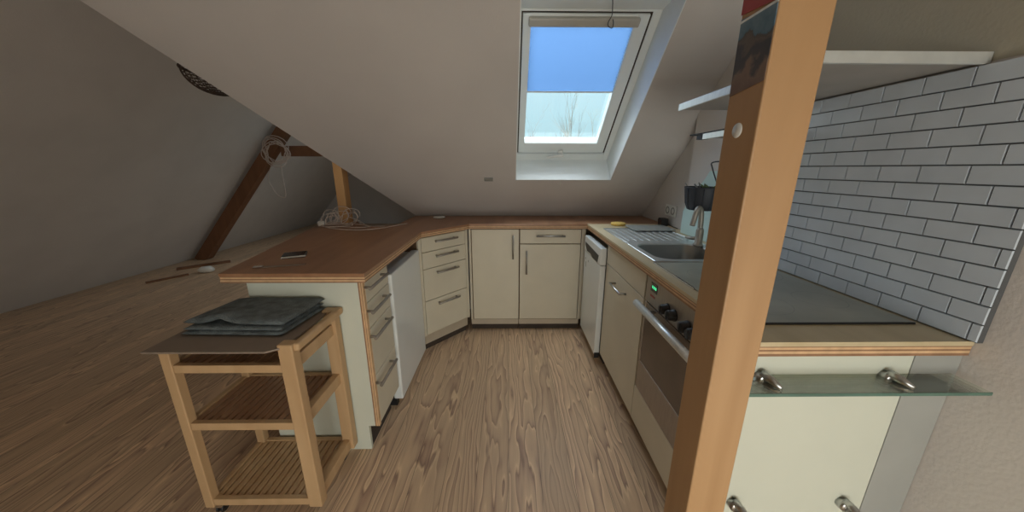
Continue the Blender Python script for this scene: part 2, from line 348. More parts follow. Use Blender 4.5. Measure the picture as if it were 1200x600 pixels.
def pbox(mb, s0, s1, y0, y1, n0, n1):
    c = [pb(s0, y0, n0), pb(s1, y0, n0), pb(s1, y1, n0), pb(s0, y1, n0), pb(s0, y0, n1), pb(s1, y0, n1), pb(s1, y1, n1), pb(s0, y1, n1)]
    return mb.add(c, [(0, 3, 2, 1), (4, 5, 6, 7), (0, 1, 5, 4), (1, 2, 6, 5), (2, 3, 7, 6), (3, 0, 4, 7)])
m = MB(); pbox(m, HW[0]-.01, HW[0]+.06, HW[2]-.01, HW[3]+.01, .2, .28); pbox(m, HW[1]-.06, HW[1]+.01, HW[2]-.01, HW[3]+.01, .2, .28); pbox(m, HW[0], HW[1], HW[2]-.01, HW[2]+.06, .2, .28); pbox(m, HW[0], HW[1], HW[3]-.06, HW[3]+.01, .2, .28)
m.build('window_frame', 'whitep', w3, .003)
m = MB(); pbox(m, HW[0]+.05, HW[1]-.05, HW[2]+.05, HW[3]-.05, .24, .246); m.build('pane', 'glass', w3)
area('added_wing_portal', pb(1.2, 4.85, .26), 1.2, .8, 1, (1, 1, 1), -nb, portal=True)
wn_ = bpy.data.objects.new('added_window_2', None); COL.objects.link(wn_); wn_['kind'] = 'structure'  # unseen rear window, added to bring daylight into the room
m = MB(); m.box((-.25, -1.72, .1), (-.19, -1.66, 1.3)); m.box((.89, -1.72, .1), (.95, -1.66, 1.3)); m.box((-.19, -1.72, .1), (.89, -1.66, .16)); m.box((-.19, -1.72, 1.24), (.89, -1.66, 1.3))
m.build('window_frame', 'whitep', wn_, .003)
box((-.19, -1.70, .16), (.89, -1.69, 1.24)).build('pane', 'glass', wn_)

# ------------------------------------------------------------------ skylight (window_1)
w1 = bpy.data.objects.new('window_1', None); COL.objects.link(w1); w1['kind'] = 'structure'
def slbox(mb, x0, x1, s0, s1, n0, n1, mi=0):
    c = [sp(x0, s0, n0), sp(x1, s0, n0), sp(x1, s1, n0), sp(x0, s1, n0), sp(x0, s0, n1), sp(x1, s0, n1), sp(x1, s1, n1), sp(x0, s1, n1)]
    return mb.add(c, [(0, 3, 2, 1), (4, 5, 6, 7), (0, 1, 5, 4), (1, 2, 6, 5), (2, 3, 7, 6), (3, 0, 4, 7)], mi)
def slframe(mb, x0, x1, s0, s1, tl, tr, tb, tt, n0, n1):
    slbox(mb, x0, x0+tl, s0, s1, n0, n1); slbox(mb, x1-tr, x1, s0, s1, n0, n1)
    slbox(mb, x0+tl, x1-tr, s0, s0+tb, n0, n1); slbox(mb, x0+tl, x1-tr, s1-tt, s1, n0, n1)
t_ = .004   # the thin lining boards of the reveal
m = MB(); slbox(m, OX0, OX0+t_, OS0, OS1-.02, .0, WN); slbox(m, OX1-t_, OX1, OS0, OS1-.02, 0, WN); slbox(m, OX0+t_, OX1-t_, OS0, OS0+t_, 0, WN)
m.add([sp(OX0, OS1-.001, 0), sp(OX1, OS1-.001, 0), sp(OX1, 1.57, WN), sp(OX0, 1.57, WN), sp(OX0, OS1-.012, 0), sp(OX1, OS1-.012, 0), sp(OX1, 1.56, WN), sp(OX0, 1.56, WN)], [(0, 1, 2, 3), (4, 7, 6, 5), (0, 4, 5, 1), (2, 6, 7, 3), (0, 3, 7, 4), (1, 5, 6, 2)])
m.build('reveal_lining', 'reveal', w1)
m = MB(); slframe(m, OX0-.01, OX1+.01, OS0-.01, 1.60, .024, .056, .078, .052, WN, WN+.09); m.build('window_frame', 'whitep', w1, .003)
SX0, SX1, SS0, SS1 = .076, .731, .578, 1.538
m = MB(); slframe(m, SX0, SX1, SS0, SS1, .042, .066, .092, .052, WN-.005, WN+.06); m.build('sash', 'whitep', w1, .004)
m = MB(); slframe(m, SX0+.034, SX1-.056, SS0+.082, SS1-.044, .008, .012, .012, .010, WN+.004, WN+.05); m.build('glazing_bead', 'whitep', w1, .002)
m = MB(); slbox(m, SX0+.03, SX1-.05, SS0+.08, SS1-.04, WN+.05, WN+.056); m.build('pane', 'glass', w1)
m = MB(); slframe(m, SX0-.009, SX1+.014, SS0-.014, SS1+.014, .009, .014, .014, .014, WN+.010, WN+.05); m.build('rubber_seal', 'gap', w1)
m = MB(); slbox(m, .119, .664, 1.083, 1.485, WN+.018, WN+.0195); bl = m.build('blind', 'blind', w1)
m = MB(); slbox(m, .117, .666, 1.076, 1.086, WN+.016, WN+.022); m.build('blind_bar', 'whitep', bl)
m = MB(); slbox(m, SX0+.03, SX1-.05, 1.486, 1.53, WN-.03, WN+.0); m.build('control_bar', 'blindbar', w1, .008)
h_ = MB(); h_.lathe(sp(.40, .585, WN-.02), [(.001, 0), (.02, 0), (.02, .02), (.001, .02)], 16); h_.tube([sp(.42, .580, WN-.035), sp(.36, .574, WN-.042), sp(.295, .565, WN-.045)], [.012, .010, .007], 10)
h_.tube([sp(.41, .60, WN), sp(.41, .58, WN-.036)], .010, 10)
h_.build('handle', 'plastic', w1)
cdm = MB(); cdm.tube(bez([sp(.455, 1.71, .02), sp(.475, 1.669, .05), sp(.494, 1.623, .09), sp(.515, 1.562, .14), sp(.509, 1.525, .150), sp(.515, 1.505, .155), sp(.537, 1.491, .16), sp(.540, 1.512, .16), sp(.530, 1.535, .155)]), .0022, 6)
tag(cdm.build('pull_cord', 'blackm'), 'thin dark cord with a small hook hanging at the top of the skylight', 'cord')

# ================================================================== CABINETS
def handle_h(parent, c, d, nrm_, L=.20, name='handle', m='satin', r=.0072, so=.030):
    c = Vector(c); d = Vector(d).normalized(); n_ = Vector(nrm_).normalized()
    mb = MB(); mb.tube([c+n_*so-d*L/2, c+n_*so+d*L/2], r, 10)
    for k in (-1, 1): mb.tube([c+d*(k*(L/2-.018)), c+n_*so+d*(k*(L/2-.018))], r*.85, 8)
    return mb.build(name, m, parent)

# --- worktops
BT = [(-1.168, 1.262), (-.583, 1.262), (-.583, 2.155), (-.325, 2.45), (-.30, 2.487), (.607, 2.487), (.607, 2.492), (1.205, 2.492), (1.205, 2.935), (-.835, 2.935), (-.845, 2.47), (-.885, 2.42), (-.96, 2.39), (-1.05, 2.425), (-1.14, 2.50), (-1.20, 2.60), (-1.29, 2.64), (-1.44, 2.52)]
wt = thing('worktop', 'reddish brown L-shaped worktop with layered edge over the left and back cabinets', 'worktop', (-.9, 1.9, .87))
MB().prism(BT, .8975, .91).build('top_layer', ['brown_top'], wt, .001)
def inset(poly, d):
    out = []; n = len(poly)
    for i in range(n):
        a, b, c = Vector(poly[i-1]), Vector(poly[i]), Vector(poly[(i+1) % n]); e1 = (b-a).normalized(); e2 = (c-b).normalized()
        n1 = Vector((-e1.y, e1.x)); n2 = Vector((-e2.y, e2.x)); k = (n1+n2); k = k/max(.3, k.dot(n1)); out.append(tuple(b+k*d))
    return out
mb = MB(); BI = inset(BT, .0015)
for i, (a, b, mi) in enumerate(((.8935, .8975, 1), (.887, .8935, 0), (.882, .887, 1), (.875, .882, 0), (.87, .875, 1))): mb.prism(BI, a, b, mi)
mb.build('plywood_edge', ['ply_light', 'ply_dark'], wt)
RX0, RX1, RY0, RY1 = .608, 1.152, .712, 2.485
HX0, HX1, HY0, HY1 = .690, 1.055, 1.445, 1.790      # hole for the bowl
wr = thing('worktop', 'pale beige worktop with plywood edge carrying sink and hob on the right', 'worktop', (.88, 1.6, .87))
def ring(mb, z0, z1, mi, e=0):
    mb.box((RX0+e, RY0+e, z0), (RX1, HY0, z1), mi); mb.box((RX0+e, HY1, z0), (RX1, RY1, z1), mi)
    mb.box((RX0+e, HY0, z0), (HX0, HY1, z1), mi); mb.box((HX1, HY0, z0), (RX1, HY1, z1), mi)
mb = MB(); ring(mb, .898, .91, 0); mb.box((RX1, 2.135, .898), (1.205, RY1, .91)); mb.build('top_layer', 'beige_top', wr)
mb = MB()
for a, b, mi in ((.8945, .898, 1), (.8885, .8945, 0), (.884, .8885, 1), (.877, .884, 0), (.87, .877, 1)): ring(mb, a, b, mi, .0015)
mb.build('plywood_edge', ['ply_light', 'ply_dark'], wr)

# --- left run: drawer cabinet at the end of the peninsula
XF = -.613
dc = thing('drawer_cabinet', 'cream four-drawer cabinet with white end panel, right behind the wooden trolley', 'cabinet', (-.88, 1.44, 0))
pl_ = [(-1.095, 0), (-.665, 0), (-.665, .135), (-.634, .135), (-.634, .868), (-1.095, .868)]
MB().slab([(x, 1.30, z) for x, z in pl_], (0, .018, 0)).build('side_panel', 'panel', dc, .001)
mb = MB(); mb.box((-.634, 1.300, .135), (-.6285, 1.3185, .868), 1); mb.box((-.6285, 1.300, .135), (-.622, 1.3185, .868), 0); mb.box((-.622, 1.300, .135), (-.6195, 1.3185, .868), 1); mb.box((-.6195, 1.300, .135), (XF, 1.3185, .868), 0)
mb.build('plywood_edge', ['ply_light', 'ply_dark'], dc)
mb = MB(); mb.box((-1.08, 1.318, .135), (-.634, 1.585, .868)); mb.build('body', 'carcass', dc)
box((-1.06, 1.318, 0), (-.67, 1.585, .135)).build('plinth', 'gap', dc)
rows = [(.758, .864), (.636, .754), (.398, .632), (.142, .394)]
for z0, z1 in rows:
    d_ = box((-.634, 1.3205, z0), (XF, 1.583, z1)).build('drawer', 'cream', dc, .002)
    handle_h(d_, (XF, 1.405, z1-.034), (0, 1, 0), (1, 0, 0), .215)
# --- under-counter fridge
fr = thing('fridge', 'plain white under-counter fridge door between two drawer cabinets', 'fridge', (-.88, 1.87, 0))
box((-1.14, 1.60, .10), (-.66, 2.135, .78)).build('body', 'white', fr, .004)
box((-.655, 1.60, .045), (-.602, 2.135, .793)).build('door', 'white', fr, .008, seg=3)
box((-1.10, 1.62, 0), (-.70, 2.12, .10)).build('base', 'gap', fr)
for y in (1.605, 2.10): box((-.70, y, .0), (-.64, y+.03, .045)).build('foot', 'black', fr)
# --- diagonal drawer cabinet
P1, P2 = Vector((-.612, 2.158, 0)), Vector((-.318, 2.497, 0)); dd = (P2-P1).normalized(); dn = Vector((dd.y, -dd.x, 0)); LD = (P2-P1).length
DM = Matrix(((dd.x, -dn.x, 0, P1.x), (dd.y, -dn.y, 0, P1.y), (0, 0, 1, 0), (0, 0, 0, 1)))
dg = thing('drawer_cabinet', 'cream four-drawer cabinet set at an angle across the left back corner', 'cabinet', tuple(P1+dd*LD/2-dn*.2))
box((.0, .02, .13), (LD-.004, .36, .866), mtx=DM).build('body', 'carcass', dg)
box((.0, 0, .13), (.022, .02, .866), mtx=DM).build('stile', 'cream', dg, .001); box((LD-.026, 0, .13), (LD-.002, .02, .866), mtx=DM).build('stile', 'cream', dg, .001)
box((.012, .022, .055), (LD-.012, .34, .13), mtx=DM).build('plinth', 'plinth', dg)
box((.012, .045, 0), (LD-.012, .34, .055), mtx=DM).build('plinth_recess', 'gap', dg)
for z0, z1 in [(.760, .862), (.638, .756), (.400, .634), (.138, .396)]:
    d_ = box((.027, -.002, z0), (LD-.030, .018, z1), mtx=DM).build('drawer', 'cream', dg, .002)
    handle_h(d_, P1+dd*(LD/2)+Vector((0, 0, z1-.036))+dn*.002, dd, dn, .20)
# --- back run
def front(parent, name, x0, x1, z0, z1): return box((x0+.0015, 2.509, z0), (x1-.0015, 2.528, z1)).build(name, 'cream', parent, .002)
bc = thing('base_cabinet', 'cream base cabinet with one tall door beside the angled drawers', 'cabinet', (-.1, 2.72, 0))
box((-.298, 2.53, .10), (.083, 2.925, .866)).build('body', 'carcass', bc)
box((-.312, 2.512, .10), (-.296, 2.53, .866)).build('filler_strip', 'cream', bc, .001)
d_ = front(bc, 'door', -.290, .084, .104, .863)
handle_h(d_, (.036, 2.509, .725), (0, 0, 1), (0, -1, 0), .19)
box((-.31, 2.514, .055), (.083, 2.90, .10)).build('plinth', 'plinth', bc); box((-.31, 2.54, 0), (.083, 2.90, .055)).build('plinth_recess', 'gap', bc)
bd = thing('base_cabinet', 'cream base cabinet with a wide drawer above a door, under the skylight', 'cabinet', (.33, 2.72, 0))
box((.087, 2.53, .10), (.575, 2.925, .866)).build('body', 'carcass', bd)
d_ = front(bd, 'drawer', .090, .572, .750, .863); handle_h(d_, (.329, 2.509, .813), (1, 0, 0), (0, -1, 0), .225)
d_ = front(bd, 'door', .090, .572, .104, .743); handle_h(d_, (.143, 2.509, .60), (0, 0, 1), (0, -1, 0), .19)
box((.576, 2.512, .10), (.606, 2.53, .866)).build('filler_strip', 'cream', bd, .001)
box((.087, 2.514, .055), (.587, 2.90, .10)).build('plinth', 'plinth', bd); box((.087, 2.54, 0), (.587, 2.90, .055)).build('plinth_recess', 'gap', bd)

# --- dishwasher
dw = thing('dishwasher', 'slim white freestanding dishwasher in the right back corner', 'dishwasher', (.87, 2.23, 0))
box((.632, 2.005, .09), (1.12, 2.455, .825)).build('body', 'pot', dw, .003)
DWX = .590
mb = MB(); mb.box((DWX, 2.008, .075), (.628, 2.452, .715)); d_ = mb.build('door', 'white', dw, .006, seg=3)
mb = MB(); mb.box((DWX-.002, 2.008, .718), (.628, 2.452, .830)); cp = mb.build('control_panel', 'white', dw, .006, seg=3)
mb = MB(); mb.slab([(DWX-.0035, y, z) for y, z in ((2.42, .765), (2.36, .728), (2.26, .735), (2.20, .722), (2.07, .722), (2.05, .775), (2.42, .785))], (.004, 0, 0)); mb.build('display', 'black', cp)
for y, z0, z1 in ((2.40, .655, .668), (2.38, .60, .64), (2.31, .655, .668)): box((DWX-.0015, y-.006, z0), (DWX+.001, y+.006, z1)).build('printed_mark', 'greyw', d_)
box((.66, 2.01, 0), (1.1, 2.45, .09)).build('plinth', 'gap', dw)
mb = MB(); mb.box((.592, 2.0035, .05), (.626, 2.0075, .09)); mb.build('hinge_cap', 'black', dw)

# --- sink cabinet
XD = .628
sc = thing('base_cabinet', 'cream sink cabinet with blind top panel above one door, beside the dishwasher', 'cabinet', (.88, 1.7, 0))
mb = MB(); mb.box((.648, 1.405, .10), (.69, 1.998, .866)); mb.box((1.05, 1.405, .10), (1.14, 1.998, .866)); mb.box((.69, 1.405, .10), (1.05, 1.425, .866)); mb.box((.69, 1.978, .10), (1.05, 1.998, .866)); mb.box((.69, 1.425, .10), (1.05, 1.978, .118)); mb.build('body', 'carcass', sc)
box((XD, 1.407, .742), (XD+.019, 1.997, .864)).build('top_panel', 'cream', sc, .002)
d_ = box((XD, 1.407, .092), (XD+.019, 1.997, .737)).build('door', 'cream', sc, .002)
mb = MB(); mb.tube([(XD, 1.80, .672), (XD-.036, 1.80, .674), (XD-.036, 1.63, .674), (XD, 1.63, .672)], .0062, 8); mb.build('handle', 'steel', d_)
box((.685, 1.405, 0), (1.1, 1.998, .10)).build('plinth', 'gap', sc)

# --- oven
ov = thing('oven', 'built-in oven with dark glass door, bar handle and four black knobs', 'oven', (.88, 1.1, 0))
OY0, OY1 = .803, 1.392
box((.648, OY0, .285), (1.13, OY1, .866)).build('body', 'pot', ov)
pn = box((XD, OY0, .742), (XD+.02, OY1, .864)).build('control_panel', 'ovensteel', ov, .002)
mb = MB(); mb.box((XD-.0015, 1.285, .805), (XD+.001, 1.345, .845)); ds = mb.build('display', 'screen', pn)
mb = MB()
for i, ch in enumerate(range(4)):      # clock digits
    y = 1.329-i*.011
    mb.box((XD-.0022, y-.003, .820), (XD-.0014, y+.003, .832))
mb.build('digits', 'led', ds)
mb = MB(); mb.box((XD-.001, 1.30, .779), (XD+.001, 1.345, .788)); mb.build('brand_mark', 'red', pn)
for y in (1.185, 1.13, 1.035, .985):
    k_ = MB(); k_.lathe((XD-.030, y, .785), [(.001, 0), (.017, 0), (.020, .006), (.021, .024), (.024, .026), (.024, .0305)], 20, axis='X'); k_.box((XD-.034, y-.003, .770), (XD-.029, y+.003, .800)); k_.build('knob', 'black', pn)
door = box((XD, OY0, .437), (XD+.022, OY1, .737)).build('door', 'ovenglass', ov, .002)
for y in (OY0, OY1-.018): box((XD-.001, y, .437), (XD+.022, y+.018, .737)).build('door_trim', 'ovensteel', door, .001)
hd = MB(); hd.tube([(XD-.042, OY0+.02, .728), (XD-.042, OY1-.005, .728)], .0160, 14); hb = hd.build('handle', 'alu', door)
for y in (OY0+.10, OY1-.10): MB().tube([(XD, y, .722), (XD-.042, y, .728)], .008, 8).build('handle_bracket', 'ovensteel', hb)
box((XD, OY0, .285), (XD+.018, OY1, .434)).build('lower_strip', 'ovensteel', ov, .002)
dr = box((XD, OY0, .092), (XD+.019, 1.402, .281)).build('bottom_panel', 'cream', ov, .002)
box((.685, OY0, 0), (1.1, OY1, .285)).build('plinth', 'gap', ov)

# --- end panel facing the camera, right
ep = thing('end_panel', 'pale end panel closing the right cabinet run below the hob', 'panel', (.82, .74, 0))
box((.628, .722, 0), (1.028, .742, .868)).build('board', 'panel', ep, .001)
gp = tag(box((1.031, .722, 0), (1.153, .760, .868)).build('filler_panel', 'greyw', bevel=.001), 'narrow grey filler panel between the pale end panel and the right wall', 'panel')

# ================================================================== SINK, TAP, HOB
sk = thing('sink', 'stainless steel inset sink with ribbed drainer in the pale worktop', 'sink', (.88, 1.85, .91))
def rrect(x0, x1, y0, y1, r, n=6):
    pts = []
    for cx_, cy_, a0 in ((x1-r, y1-r, 0), (x0+r, y1-r, 90), (x0+r, y0+r, 180), (x1-r, y0+r, 270)):
        for k in range(n+1):
            a = math.radians(a0+90*k/n); pts.append((cx_+r*math.cos(a), cy_+r*math.sin(a)))
    return pts
loops = [(rrect(.668, 1.10, 1.425, 1.80, .012), .9125), (rrect(.672, 1.096, 1.429, 1.796, .014), .9150), (rrect(.700, 1.045, 1.452, 1.782, .075), .9150), (rrect(.704, 1.041, 1.456, 1.778, .073), .908),
         (rrect(.713, 1.029, 1.482, 1.757, .065), .86), (rrect(.722, 1.022, 1.486, 1.754, .06), .79), (rrect(.735, 1.01, 1.50, 1.74, .06), .77), (rrect(.80, .94, 1.56, 1.68, .05), .764)]
N_ = len(loops[0][0]); vs = [(x, y, z) for L_, z in loops for x, y in L_]
def lf_(i0, i1): return [(i*N_+k, i*N_+(k+1) % N_, (i+1)*N_+(k+1) % N_, (i+1)*N_+k) for i in range(i0, i1) for k in range(N_)]
mb = MB(); mb.add(vs, lf_(3, len(loops)-1)+[[(len(loops)-1)*N_+k for k in range(N_)]], 0, True); mb.build('bowl', 'bowlsteel', sk)
mb = MB(); mb.add(vs, lf_(0, 3), 0, False); mb.build('rim', 'rimsteel', sk)
MB().lathe((.87, 1.62, .7645), [(.001, 0), (.035, 0), (.038, .003), (.001, .003)], 20).build('drain', 'chrome', sk)
mb = MB(); mb.prism(rrect(.668, 1.10, 1.80, 2.270, .012), .9105, .9135)
for i in range(9):
    x = .712+i*.042; mb.box((x-.008, 1.86, .9135), (x+.008, 2.235, .9175))
mb.tube([(.674, 1.80, .9145), (.674, 2.265, .9145), (1.094, 2.265, .9145), (1.094, 1.80, .9145)], .004, 6)
mb.build('drainer', 'rimsteel', sk, .002)
tp = thing('tap', 'grey metal kitchen tap with downturned spout behind the sink bowl', 'tap', (1.033, 1.725, .915))
MB().lathe((1.033, 1.725, .9155), [(.026, 0), (.026, .008), (.020, .014), (.019, .085), (.015, .095), (.012, .10)], 20).build('base', 'satin', tp)
MB().tube(bez([(1.033, 1.727, 1.0), (1.029, 1.725, 1.06), (1.021, 1.722, 1.105), (1.007, 1.717, 1.122), (0.993, 1.712, 1.108), (0.981, 1.707, 1.06), (0.973, 1.702, 1.03)]), .0135, 12).build('spout', 'satin', tp)
mb = MB(); mb.tube([(1.033, 1.727, .955), (1.005, 1.772, .95), (1.000, 1.797, .948)], [.011, .009, .006], 10); mb.build('lever', 'satin', tp)
hb_ = thing('hob', 'dark glass ceramic hob with pale metal trim set into the right worktop', 'hob', (.9, 1.1, .91))
HB = (.655, .808, 1.115, 1.395)
box((HB[0], HB[1], .9105), (HB[2], HB[3], .9155)).build('glass_top', 'hob', hb_, .001)
mb = MB(); mb.box((HB[0]-.006, 1.07, .9105), (HB[0], HB[3]+.004, .918)); mb.box((HB[0]-.006, HB[3], .9105), (HB[2], HB[3]+.005, .918)); mb.build('metal_trim', 'chrome', hb_, .0005)
mb = MB(); mb.box((HB[0], HB[1]-.004, .9105), (HB[2], HB[1], .916)); mb.build('front_edge', 'black', hb_)
for cx_, cy_, r_ in ((.78, .95, .095), (1.0, .97, .07), (.79, 1.23, .07), (.99, 1.24, .09)):
    for rr in (r_,):
        mb = MB(); mb.add([(cx_+q*math.cos(a), cy_+q*math.sin(a), .9158) for a in [2*math.pi*k/40 for k in range(40)] for q in (rr, rr-.0015)], [(2*k, 2*k+1, (2*k+3) % 80, (2*k+2) % 80) for k in range(40)]); mb.build('cooking_zone_ring', 'pot', hb_)

# small things by the sink
tr_ = MB(); tr_.prism(rrect(.84, 1.125, 2.13, 2.35, .03), .9215, .9255); tr_.add([], [])
tag(tr_.build('glass_board', 'pot', bevel=.001), 'flat grey rectangular board lying across the back of the sink drainer', 'board')
spg = MB(); spg.lathe((.825, 2.425, .9105), [(.03, 0), (.052, .002), (.055, .014), (.050, .020), (.02, .022)], 20); tag(spg.build('sponge', 'yellow'), 'small yellow-brown scouring sponge beside the drainer corner', 'sponge')
bxk = thing('table_clock', 'small black cube-shaped clock standing against the wall beneath the double socket', 'clock', (1.16, 2.42, .91))
box((1.135, 2.385, .9105), (1.185, 2.455, .965)).build('case', 'black', bxk, .006, seg=3)
box((1.133, 2.392, .918), (1.1355, 2.448, .958)).build('face', 'screen', bxk)
so_ = thing('wall_socket', 'white double socket on the wall behind the black clock', 'socket', (XW, 2.42, 1.02))
box((XW-.010, 2.335, .982), (XW, 2.495, 1.062)).build('cover_plate', 'plastic', so_, .003)
for y in (2.375, 2.455): MB().lathe((XW-.012, y, 1.022), [(.001, .004), (.018, .004), (.020, 0), (.027, 0), (.027, .006)], 20, axis='X').build('outlet', 'pot', so_)
MB().tube(bez([(1.187, 2.40, .925), (1.195, 2.35, .915), (1.195, 2.30, .914), (1.19, 2.26, .914)]), .003, 6).build('power_cord', 'black', bxk)

# --- tiles and turquoise panel
bs = thing('tiled_backsplash', 'brick-bond backsplash of small pale grey-blue tiles above the hob', 'tiles', (1.147, 1.1, .912))
TX = 1.135
box((TX+.004, .70, .912), (1.1535, 1.448, 1.56)).build('grout_bed', 'grout', bs)
mb = MB(); TH_, TW = .0475, .1005; rws = 14
for r_ in range(rws):
    z0 = .9135+r_*.0465; off = (TW/2 if r_ % 2 else 0)+.820-.1005*2
    k = 0
    while True:
        y0 = off+k*TW; y1 = y0+TW-.0022; k += 1
        if y0 > 1.445: break
        a, b_ = max(y0, .70), min(y1, 1.447)
        if b_-a < .006: continue
        j = random.uniform(-.0003, .0003)
        x0, x1 = TX+j, TX+.006; z1 = z0+.0445; e = .0012
        mb.add([(x1, a, z0), (x1, b_, z0), (x1, b_, z1), (x1, a, z1), (x0, a+e, z0+e), (x0, b_-e, z0+e), (x0, b_-e, z1-e), (x0, a+e, z1-e)], [(4, 5, 6, 7), (0, 1, 5, 4), (1, 2, 6, 5), (2, 3, 7, 6), (3, 0, 4, 7)])
mb.build('tile_field', 'tile', bs)
spm = MB(); spm.slab([(1.142, y, z) for y, z in ((1.45, .912), (2.128, .912), (2.128, 1.055), (2.07, 1.145), (1.94, 1.26), (1.90, 1.31), (1.45, 1.31))], (.0115, 0, 0))  # pale turquoise panel, upper far corner cut on a slant
tag(spm.build('turquoise_panel', 'pale_turq', bevel=.001), 'plain pale turquoise panel with slanted corner behind the tap', 'splashback')

# --- shelves on the right wall
sh = thing('wall_shelf', 'upper wall shelf, grey board with pale metal front edge above the tiles', 'shelf', (1.15, 1.2, 1.57), 'wall shelves')
box((.748, .868, 1.569), (1.152, 1.53, 1.587)).build('board', 'shelfw', sh)
mb = MB(); mb.box((.740, .860, 1.564), (.748, 1.53, 1.591)); mb.box((.748, .860, 1.564), (1.152, .868, 1.591)); mb.build('metal_edge', 'alu', sh, .001)
sh2 = thing('wall_shelf', 'lower wall shelf with pale front edge and dark end fitting, half hidden by the post', 'shelf', (1.15, 1.35, 1.46), 'wall shelves')
box((.885, 1.36, 1.455), (1.152, 1.56, 1.467)).build('board', 'shelfw', sh2)
box((.877, 1.36, 1.450), (.885, 1.555, 1.474)).build('front_edge', 'alu', sh2, .001)
mb = MB(); mb.box((.874, 1.36, 1.474), (.95, 1.66, 1.479)); mb.box((.88, 1.563, 1.452), (.91, 1.61, 1.472)); mb.box((.90, 1.40, 1.430), (.93, 1.44, 1.455)); mb.build('rail', 'blackm', sh2, .001)

# --- hanging basket with plant
bk = thing('hanging_basket', 'black wire basket hanging on a bent wire above the tap', 'basket', (1.03, 1.74, 1.10))
BC = Vector((1.050, 1.782, 0))
mb = MB()
pr = [(.060, 1.105), (.074, 1.14), (.079, 1.18), (.084, 1.222)]
mb.add([(BC.x+r_*math.cos(a), BC.y+r_*math.sin(a)*1.15, z) for r_, z in pr for a in [2*math.pi*k/28 for k in range(28)]], [(i*28+k, i*28+(k+1) % 28, (i+1)*28+(k+1) % 28, (i+1)*28+k) for i in range(3) for k in range(28)]+[list(range(28))], 0, True)
mb.build('liner', 'blackm', bk)
mb = MB(); mb.tube([(BC.x+.086*math.cos(a), BC.y+.100*math.sin(a), 1.224) for a in [2*math.pi*k/32 for k in range(33)]], .004, 6)
for k in range(12):
    a = 2*math.pi*k/12; mb.tube([(BC.x+r_*1.02*math.cos(a), BC.y+r_*1.17*math.sin(a), z) for r_, z in pr], .002, 5)
mb.build('wire_frame', 'blackm', bk)
MB().tube(bez([(1.12, 1.76, 1.225), (1.07, 1.72, 1.27), (1.03, 1.70, 1.33), (1.035, 1.715, 1.35), (1.06, 1.70, 1.357), (1.10, 1.67, 1.352), (1.142, 1.66, 1.35)]), .0035, 8).build('hanging_wire', 'blackm', bk)
mb = MB(); mb.tube([(1.03, 1.84, 1.19), (1.01, 1.87, 1.225), (.985, 1.85, 1.245)], .003, 6); mb.tube([(1.05, 1.80, 1.20), (1.02, 1.78, 1.25)], .0035, 6); mb.tube([(1.06, 1.82, 1.20), (1.03, 1.84, 1.24)], .005, 6)
mb.lathe((1.05, 1.815, 1.135), [(.028, 0), (.036, .075), (.030, .075)], 16); tag(mb.build('brush', 'pot'), 'grey dish brushes and cup lying inside the black hanging basket', 'brush')
pl = thing('potted_plant', 'small green plant in the black hanging basket, half behind the post', 'plant', (1.04, 1.69, 1.14))
MB().lathe((1.05, 1.735, 1.12), [(.026, 0), (.036, .075), (.032, .075), (.03, .06)], 16).build('pot', 'pot', pl)
mb = MB()
for k in range(26):
    a = random.uniform(0, 6.28); l_ = random.uniform(.03, .06); b0 = Vector((1.05, 1.735, 1.18)); t = b0+Vector((math.cos(a)*l_*.8, math.sin(a)*l_*.8, random.uniform(.03, .07))); mid = (b0+t)/2+Vector((0, 0, .015)); sd = Vector((-math.sin(a), math.cos(a), 0))*.011
    mb.add([b0, mid+sd, t, mid-sd], [(0, 1, 2, 3)])
mb.build('leaves', 'green', pl)
hk = MB(); hk.lathe((1.12, 1.625, 1.36), [(.001, 0), (.03, .002), (.042, .02), (.045, .035), (.038, .035)], 16); hk.box((1.115, 1.60, 1.352), (1.1535, 1.65, 1.362))
tag(hk.build('hook_bracket', 'pot'), 'small grey dish-shaped wall bracket from which the basket wire hangs', 'bracket')

# --- glass shelf and clamps on the end panel
gs = thing('glass_shelf', 'narrow greenish glass shelf clamped to the pale end panel', 'shelf', (.85, .69, .80))
box((.56, .648, .806), (1.14, .7215, .813)).build('glass_plate', 'shelfglass', gs)
box((.56, .6465, .8055), (1.14, .648, .8135)).build('glass_edge', 'glassedge', gs)
def clamp(parent, name, x, z, up=True):
    mb = MB(); mb.lathe((x, .700, z), [(.001, 0), (.012, .0), (.016, .004), (.016, .0215), (.001, .0215)], 16, axis='Y')
    mb.tube([(x, .712, z+.012), (x+.006, .69, z+.010), (x+.012, .665, z+.004)], [.012, .010, .005], 10); mb.tube([(x, .712, z-.010), (x+.006, .69, z-.010), (x+.010, .672, z-.006)], [.010, .009, .005], 10)
    return mb.build(name, 'steel', parent)
for x in (.641, .963): clamp(gs, 'clamp', x, .809)
tag(clamp(None, 'shelf_clamp', .645, .392), 'empty chrome shelf clamp low on the end panel, right beside the wooden post', 'clamp', 'empty shelf clamps')
tag(clamp(None, 'shelf_clamp', .962, .390), 'empty chrome shelf clamp low on the end panel near its right edge', 'clamp', 'empty shelf clamps')

